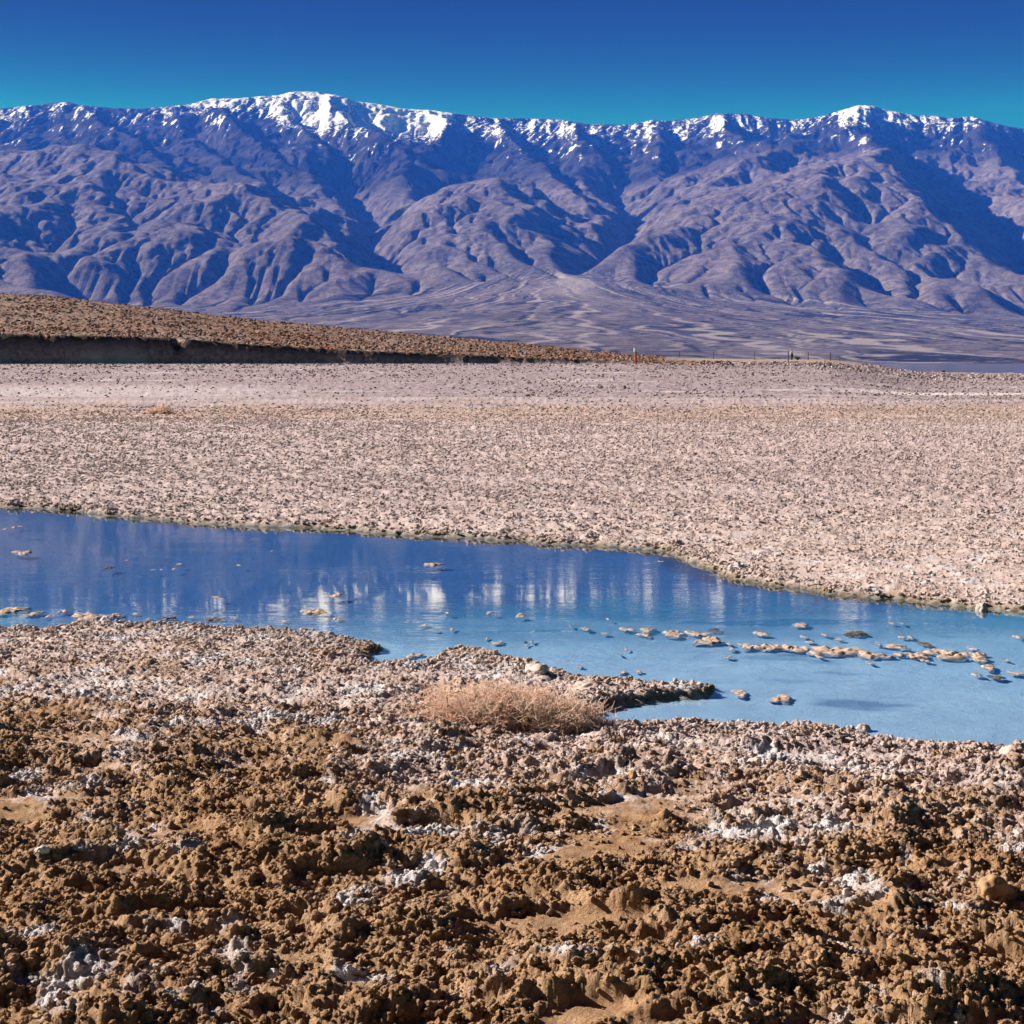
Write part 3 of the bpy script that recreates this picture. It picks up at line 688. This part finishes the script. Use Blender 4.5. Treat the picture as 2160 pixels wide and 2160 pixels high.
ROCKS=[
 (1148,1414,26,20,'whiterock','rounded white salt rock at the right foot of the dry bush'),
 (1126,1346,44,20,'saltrock','tall knobbly salt hump between the dry bush and the pond'),
 (1205,1366,40,18,'saltrock','knobbly salt hump on the spit behind the bush\'s right end'),
 (1843,1229,18,24,'saltrock','upright salt block standing on the far shore at right'),
 (1652,1432,26,20,'saltrock','round salt knob on the near shore under the pond\'s dark patch'),
 (1382,1422,30,20,'whiterock','white salt lump on the near shore right of the inlet'),
 (1450,1424,28,18,'saltrock','brownish salt lump on the near shore, second right of the inlet'),
 (1540,1432,26,18,'saltrock','salt lump on the near shore right of the brownish lump'),
 (1890,1474,40,28,'saltrock','big salt lump on the near shore at the right'),
 (1478,1480,30,22,'saltrock','dark-sided salt lump on the crust below the near shore'),
 (431,1262,22,14,'whiterock','white salt lump on the left near shore'),
 (388,1262,24,14,'brownrock','brown salt lump on the left near shore beside the white one'),
 (703,1842,24,18,'whiterock','small white salt rock in the brown crust at the lower left'),
 (560,1880,30,18,'brownrock','small brown lump in the crust at bottom left'),
 (952,1490,20,10,'whiterock','flat grey-white stone on the crust just below the bush'),
 (1860,1690,56,40,'brownrock','big crusted lump casting a dark shadow at lower right'),
 (330,1655,24,16,'whiterock','small white lump in the brown crust at the left'),
 (1280,1500,24,18,'brownrock','brown knob on the crust below the inlet'),
]
for u,v,w,h,m,l in ROCKS: rock(u,v,w,h,M[m],l)

# loose crust clods lying all over the flat: uncountable, one object of instances
def crust_clods():
    rs=np.random.RandomState(11)
    pts=[]
    for y0,y1,dens,smin,smax in((4.8,9.5,2300,.006,.036),(9.5,13,1700,.007,.032),(13,19,850,.008,.032),(19,27,430,.009,.038),(27,45,210,.012,.05),(45,80,68,.02,.072),(80,128,20,.032,.09)):
        w=hw(y1)-.4; n=int(dens*(y1-y0)*2*w); x=rs.uniform(-w,w,n); y=rs.uniform(y0,y1,n)
        k=np.abs(x)<hw(y)-.15; x=x[k];y=y[k]
        s=smin+(smax-smin)*rs.rand(len(x))**3.4
        pts.append((x,y,s))
    x,y,s=[np.concatenate(a) for a in zip(*pts)]
    den=fbm(x/.55,y/.45,3,801)
    z,s2,ld,du,sd=ground_z(x[:,None],y[:,None]); z,s2,ld,du,sd=[a[:,0] for a in(z,s2,ld,du,sd)]
    edge=np.exp(-((s2-.25)/.25)**2)
    k=(ld>.5)&(rs.rand(len(x))<np.clip(.70+1.1*den+.5*edge-.75*du+.9*fbm(x/4.5,y/3.,3,803)*sst(12,20,y)-.75*sst(70,122,y+22*fbm(x/9,y/9,2,804)),0.02,1))
    x,y,z,s,s2,du,sd,edge=[a[k] for a in(x,y,z,s,s2,du,sd,edge)]
    s=.8*s*(1+.45*edge+.5*np.clip(fbm(x/1.4,y/1.,2,802),-.3,.6))
    at=crust_attrs(x,y,z,s2,du,sd)
    me=bpy.data.meshes.new('crust_clods'); me.vertices.add(len(x))
    me.vertices.foreach_set('co',np.stack([x,y,z+s*.16],-1).astype(np.float32).ravel())
    def put(n,a,t='FLOAT',key='value'):
        q=me.attributes.new(n,t,'POINT'); q.data.foreach_set(key,np.ascontiguousarray(a).ravel())
    for n in('salt','crystal','stain','pink'): put(n,at[n].astype(np.float32))
    put('size',s.astype(np.float32)); put('pick',rs.randint(0,7,len(x)).astype(np.int32),'INT')
    put('turn',np.stack([rs.normal(0,.35,len(x)),rs.normal(0,.35,len(x)),rs.uniform(0,6.28,len(x))],-1).astype(np.float32),'FLOAT_VECTOR','vector')
    scatter(me,'crust_clods',M['clod'])
    return len(x)
def scatter(me,name,mat):
    pc=bpy.data.collections.new(name+'_shapes')
    for i in range(7):
        p=knob3(ICO4[0],40+i,1.25,150,.72,.34)*np.array([1.,.7+.09*i*.5,.56+.07*(i%3)])*.78
        m2=mesh_np('clod',p,ICO4[1]); m2.materials.append(mat); m2.polygons.foreach_set('use_smooth',np.ones(len(m2.polygons),bool))
        pc.objects.link(bpy.data.objects.new('clod',m2))
    o=bpy.data.objects.new(name,me); COL.objects.link(o); tag(o,kind='stuff')
    ng=bpy.data.node_groups.new(name,'GeometryNodeTree')
    ng.interface.new_socket('Geometry',in_out='INPUT',socket_type='NodeSocketGeometry'); ng.interface.new_socket('Geometry',in_out='OUTPUT',socket_type='NodeSocketGeometry')
    N=ng.nodes; L=ng.links
    gi=N.new('NodeGroupInput'); go=N.new('NodeGroupOutput'); ci=N.new('GeometryNodeCollectionInfo'); ci.inputs[0].default_value=pc; ci.inputs[1].default_value=True; ci.inputs[2].default_value=True
    ip_=N.new('GeometryNodeInstanceOnPoints'); mp_=N.new('GeometryNodeMeshToPoints')
    def na(n,t):
        a=N.new('GeometryNodeInputNamedAttribute'); a.data_type=t; a.inputs[0].default_value=n; return a.outputs[0]
    L.new(gi.outputs[0],mp_.inputs[0]); L.new(mp_.outputs[0],ip_.inputs['Points']); L.new(ci.outputs[0],ip_.inputs['Instance']); ip_.inputs['Pick Instance'].default_value=True
    L.new(na('pick','INT'),ip_.inputs['Instance Index']); L.new(na('turn','FLOAT_VECTOR'),ip_.inputs['Rotation']); L.new(na('size','FLOAT'),ip_.inputs['Scale'])
    L.new(ip_.outputs[0],go.inputs[0])
    md=o.modifiers.new('scatter','NODES'); md.node_group=ng
def hill_stones():
    rs=np.random.RandomState(21)
    y=np.concatenate([rs.uniform(84,232,38000),rs.uniform(233,330,42000)]); x=rs.uniform(-1,1,len(y))*(hw(y)-2)
    u=U0+x/y*F; z,bk,yb,hb=[a[:,0] for a in far_z(x[:,None],y[:,None])]
    n=fbm(x/9,y/9,3,811)
    road=(u>1330)&(u<1650)&(y>283)&(y<346)
    k=(rs.rand(len(x))<np.clip(.5+1.2*n,.05,1))&~road&~((y>yb-.6)&(y<yb+.7)&(hb>.3))&~((y>104)&(y<150)&(u<1000)&(rs.rand(len(x))<.7))&(z>.05)
    x,y,z,hb,u=x[k],y[k],z[k],hb[k],u[k]
    s=(.10+.34*rs.rand(len(x))**3)*np.where(y<232,.18+.25*(y/232),.8)
    me=bpy.data.meshes.new('hill_stones'); me.vertices.add(len(x)); me.vertices.foreach_set('co',np.stack([x,y,z+s*.3],-1).astype(np.float32).ravel())
    for nme,arr,t,key in(('size',s.astype(np.float32),'FLOAT','value'),('pick',rs.randint(0,7,len(x)).astype(np.int32),'INT','value'),('flat',(sst(228,236,y)*sst(1480,1350,u)).astype(np.float32),'FLOAT','value'),
        ('turn',np.stack([rs.normal(0,.3,len(x)),rs.normal(0,.3,len(x)),rs.uniform(0,6.28,len(x))],-1).astype(np.float32),'FLOAT_VECTOR','vector')):
        q=me.attributes.new(nme,t,'POINT'); q.data.foreach_set(key,np.ascontiguousarray(arr).ravel())
    t=NT('hill_stone'); t.at_type='INSTANCER'; rd=t.node('ObjectInfo').outputs['Random']
    c1=t.mix(t.ramp(rd,.0,.6),(.035,.022,.02),(.34,.225,.185)); c1=t.mix(t.ramp(rd,.75,.9),c1,(.28,.10,.045))
    c2=t.mix(t.ramp(rd,.1,.9),(.12,.085,.095),(.44,.36,.38))
    t.pbsdf(t.mix(t.attr('flat'),c2,c1),.95,None,.1)
    scatter(me,'hill_stones',t.m)
crust_clods(); hill_stones()

# dry bush
def ribbon_mesh(name,strands,mat,parent):
    V=[];Fc=[]
    for pts,r0,r1 in strands:
        n=len(pts)
        for i,p in enumerate(pts):
            d=(pts[min(i+1,n-1)]-pts[max(i-1,0)]); d.normalize()
            a=d.orthogonal().normalized(); b=d.cross(a); r=r0+(r1-r0)*i/(n-1)
            for k in range(3):
                q=k*2.094; V.append(p+(a*math.cos(q)+b*math.sin(q))*r)
        s=len(V)-3*n
        for i in range(n-1):
            for k in range(3):
                Fc.append((s+i*3+k,s+i*3+(k+1)%3,s+i*3+3+(k+1)%3,s+i*3+3+k))
    me=bpy.data.meshes.new(name); me.from_pydata([tuple(p) for p in V],[],Fc); me.update()
    return link(name,me,mat,parent)
def bush(u,v,wpx,hpx,n,label,group=None,lobes=((0,0,1),),thick=.0027,seed=1,name='dry_bush'):
    rr=random.Random(seed); x,y=G(u,v); z=near_z(x,y); y=(H-z)*F/(v-V0); x=(u-U0)/F*y; z=near_z(x,y)
    hw_=wpx/F*y/2; hh=hpx/F*y
    e=bpy.data.objects.new(name,None); COL.objects.link(e); e.location=(x,y,z); tag(e,label,'bush',group)
    tw=[];st=[]
    for i in range(n):
        lx,ly,ls=rr.choice(lobes)
        base=Vector((lx*hw_+rr.gauss(0,.16)*hw_*ls,ly*hw_+rr.gauss(0,.12)*hw_*ls,-.02))
        az=rr.uniform(0,6.283); el=math.asin(rr.uniform(.05,1))
        L=hh*ls*rr.uniform(.6,1.12)
        wdt=hw_*ls*.62
        tip=base+Vector((math.cos(az)*math.cos(el)*wdt*rr.uniform(.6,1.1),math.sin(az)*math.cos(el)*wdt*.8,math.sin(el)*L))
        pts=[];m_=5
        ben=Vector((rr.gauss(0,1),rr.gauss(0,1),rr.gauss(.3,.8)))*L*.24
        for k in range(m_):
            s=k/(m_-1); p=base.lerp(tip,s)+ben*math.sin(s*3.1416)+Vector((rr.gauss(0,1),rr.gauss(0,1),rr.gauss(0,1)))*L*.045
            p.z=max(p.z,-.03); pts.append(p)
        (st if i%9==0 else tw).append((pts,thick*(2.2 if i%9==0 else 1),thick*.6))
        if i%9:
            for b in range(8):
                k=rr.randint(1,m_-1); o=pts[k]; d=Vector((rr.gauss(0,1),rr.gauss(0,1),rr.gauss(.15,.8)))*L*.2
                q=o+d*.5+Vector((rr.gauss(0,1),rr.gauss(0,1),rr.gauss(0,1)))*L*.04
                tw.append(([o,q,o+d],thick*.75,thick*.45))
    ribbon_mesh('crown',tw,M['twig'],e); ribbon_mesh('woody_stems',st,M['stem'],e)
    return e
bush(1085,1418,290,56,1700,'wide dry straw-coloured bush sprawling on the crust beside the pond',lobes=((-.45,0,1.),(-.2,.05,1.05),(.05,-.02,.9),(.38,-.05,.82),(.62,-.12,.62)),seed=3)
bush(520,921,60,14,260,'small sunlit orange-tan dry bush far across the flat at left',lobes=((-.4,0,.6),(.2,0,1.),),thick=.012,seed=5)

# posts
def post_ground(u,v,y):
    x=(u-U0)/F*y; return x,y,near_z(x,y)
def box_bm(bm,cx,cy,z0,z1,w0,w1):
    vs_=[bm.verts.new((cx+sx*w,cy+sy*w,z)) for z,w in((z0,w0),(z1,w1)) for sx,sy in((-1,-1),(1,-1),(1,1),(-1,1))]
    for q in((3,2,1,0),(4,5,6,7),(0,1,5,4),(1,2,6,5),(2,3,7,6),(3,0,4,7)): bm.faces.new([vs_[i] for i in q])
def bmo(name,bm,mat,parent,bev=.008):
    bmesh.ops.bevel(bm,geom=list(bm.edges),offset=bev,segments=1,affect='EDGES')
    me=bpy.data.meshes.new(name); bm.to_mesh(me); bm.free(); return link(name,me,mat,parent,smooth=False)
def post(u,y,vtop,w,mat,label,name='walkway_post',cap=None,group=None,lean=0.):
    x,y,z=post_ground(u,0,y)
    e=bpy.data.objects.new(name,None); COL.objects.link(e); e.location=(x,y,z); e.rotation_euler=(0,lean,0); tag(e,label,'post',group)
    h=H+(V0-vtop)/F*y-z
    bm=bmesh.new(); box_bm(bm,0,0,-.25,h-(.12 if cap else .05),w,w*.92); bmo('shaft',bm,M[mat],e)
    bm=bmesh.new(); box_bm(bm,0,0,h-(.12 if cap else .05),h+(.38 if cap else 0),w*(1.9 if cap else 1.15),w*(1.7 if cap else .8)); bmo('cap',bm,M[cap or mat],e)
    return e
post(1286,228.,820,.16,'rust','orange marker post with white cap at the end of the dark bank','marker_post',cap='cap')
g='thin dark posts along the pale track'
post(1356,318,821,.07,'iron','thin dark post nearest the orange marker post',group=g)
post(1411,318,822,.07,'iron','second thin dark post right of the orange marker post',group=g)
post(1477,318,821,.07,'iron','thin dark post standing left of the distant person',group=g,lean=.03)
post(1563,318,822,.08,'iron','thin dark post first to the right of the person',group=g)
post(1599,318,822,.08,'iron','thin dark post second to the right of the person',group=g)
post(1614,330,828,.06,'iron','short dark post at the right end of the pale track',group=g)
post(1531,270,820,.075,'iron','tall dark post in front of the distant person',group=g)
post(1590,272,832,.06,'paleiron','short pale post in front of the track\'s right end',group=g)

# the person on the track
def person(u,y,hpx,label):
    x,y,z=post_ground(u,0,y); s=hpx/F*y/1.75
    e=bpy.data.objects.new('person',None); COL.objects.link(e); e.location=(x,y,z); e.scale=(s,)*3; e.rotation_euler=(0,0,.5); tag(e,label,'person')
    J=[((0,0,.95),.19,-1),((0,0,1.15),.18,0),((0,.01,1.38),.19,1),((0,.01,1.48),.07,2),((0,.0,1.56),.075,3),((0,0,1.66),.105,4),((0,0,1.74),.07,5),
       ((-.2,.01,1.38),.065,2),((-.27,.02,1.1),.05,7),((-.25,-.06,.86),.04,8),((.2,.01,1.38),.065,2),((.27,0,1.1),.05,10),((.26,.05,.86),.04,11),
       ((-.12,0,.86),.14,0),((-.13,-.06,.48),.11,13),((-.14,.04,.08),.07,14),((-.11,-.12,.04),.04,15),((.12,0,.86),.14,0),((.14,.08,.48),.11,17),((.15,.16,.08),.07,18),((.12,.02,.04),.04,19)]
    me=bpy.data.meshes.new('body'); me.from_pydata([j[0] for j in J],[(j[2],i) for i,j in enumerate(J) if j[2]>=0],[])
    o=link('body',me,None,e,smooth=False)
    sm=o.modifiers.new('skin','SKIN'); o.modifiers.new('sub','SUBSURF').levels=1
    for i,sv in enumerate(me.skin_vertices[0].data): sv.radius=(J[i][1],J[i][1]); sv.use_root=(i==0)
    dg=bpy.context.evaluated_depsgraph_get(); nm=bpy.data.meshes.new_from_object(o.evaluated_get(dg)); o.modifiers.clear(); o.data=nm
    for k in('trousers','shirt','skin'): nm.materials.append(M[k])
    for p in nm.polygons:
        c=p.center; p.use_smooth=True
        p.material_index=0 if c.z<1.08 and abs(c.x)<.24 else (1 if c.z<1.5 and not(c.z<.95) else 2)
    bm=bmesh.new(); bmesh.ops.create_icosphere(bm,subdivisions=2,radius=.125)
    for w in bm.verts: w.co.z=w.co.z*.8+1.71; w.co.y+=.02
    bmesh.ops.delete(bm,geom=[w for w in bm.verts if w.co.z<1.66],context='VERTS')
    m2=bpy.data.meshes.new('hair'); bm.to_mesh(m2); bm.free(); link('hair',m2,M['trousers'],e)
    return e
person(1537,318,16.5,'distant person in dark trousers and pale top standing on the pale track')
def far_shrub(u,y,hpx,label):
    x,y,z=post_ground(u,0,y); h=hpx/F*y
    e=bpy.data.objects.new('dark_shrub',None); COL.objects.link(e); e.location=(x,y,z); tag(e,label,'shrub')
    rr=random.Random(9); st=[]
    for i in range(160):
        b=Vector((rr.gauss(0,.04),rr.gauss(0,.04),0)); t=Vector((rr.gauss(0,.3),rr.gauss(0,.3),rr.uniform(.45,1)))*h
        st.append(([b,b.lerp(t,.5)+Vector((rr.gauss(0,.04),rr.gauss(0,.04),0)),t],.02,.03))
    ribbon_mesh('crown',st,M['shrub'],e)
    bm=bmesh.new(); box_bm(bm,0,0,-.1,h*.4,.05,.03); bmo('trunk',bm,M['shrub'],e)
far_shrub(1546,316,5.5,'small dark shrub beside the distant person on the track')
def far_rock(u,v,y,wpx,hpx,mat,label):
    x,y,z=post_ground(u,v,y); w=wpx/F*y/2; h=hpx/F*y/2
    p=knob3(ICO3[0],int(u))*np.array([w*.85,w*.7,h]); o=link('dark_boulder',mesh_np('dark_boulder',p,ICO3[1]),mat); o.location=(x,y,z+h*.5)
    return tag(o,label,'boulder')
far_rock(1416,842,262,12,6,M['wetrock'],'dark boulder on the flat, left of a pair before the track')
far_rock(1435,842,262,11,6,M['wetrock'],'dark boulder on the flat, right of a pair before the track')
far_rock(1778,854,384,9,5,M['wetrock'],'lone dark rock at the near edge of the far lake')

# ------------------------------------------------------------------ haze
bm=bmesh.new(); bmesh.ops.create_cube(bm,size=1)
for v in bm.verts: v.co=Vector((v.co.x*30000,(v.co.y+.5)*22100-100,(v.co.z+.5)*3640-6))
me=bpy.data.meshes.new('haze'); bm.to_mesh(me); bm.free()
t=NT('haze_air'); pv=t.node('VolumePrincipled'); pv.inputs['Density'].default_value=HAZE; pv.inputs['Color'].default_value=(*HAZE_COL,1)
pv.inputs['Absorption Color'].default_value=(*HAZE_ABS,1); pv.inputs['Anisotropy'].default_value=.0
t.l.new(pv.outputs[0],t.out.inputs['Volume'])
tag(link('haze',me,t.m,smooth=False),kind='stuff')
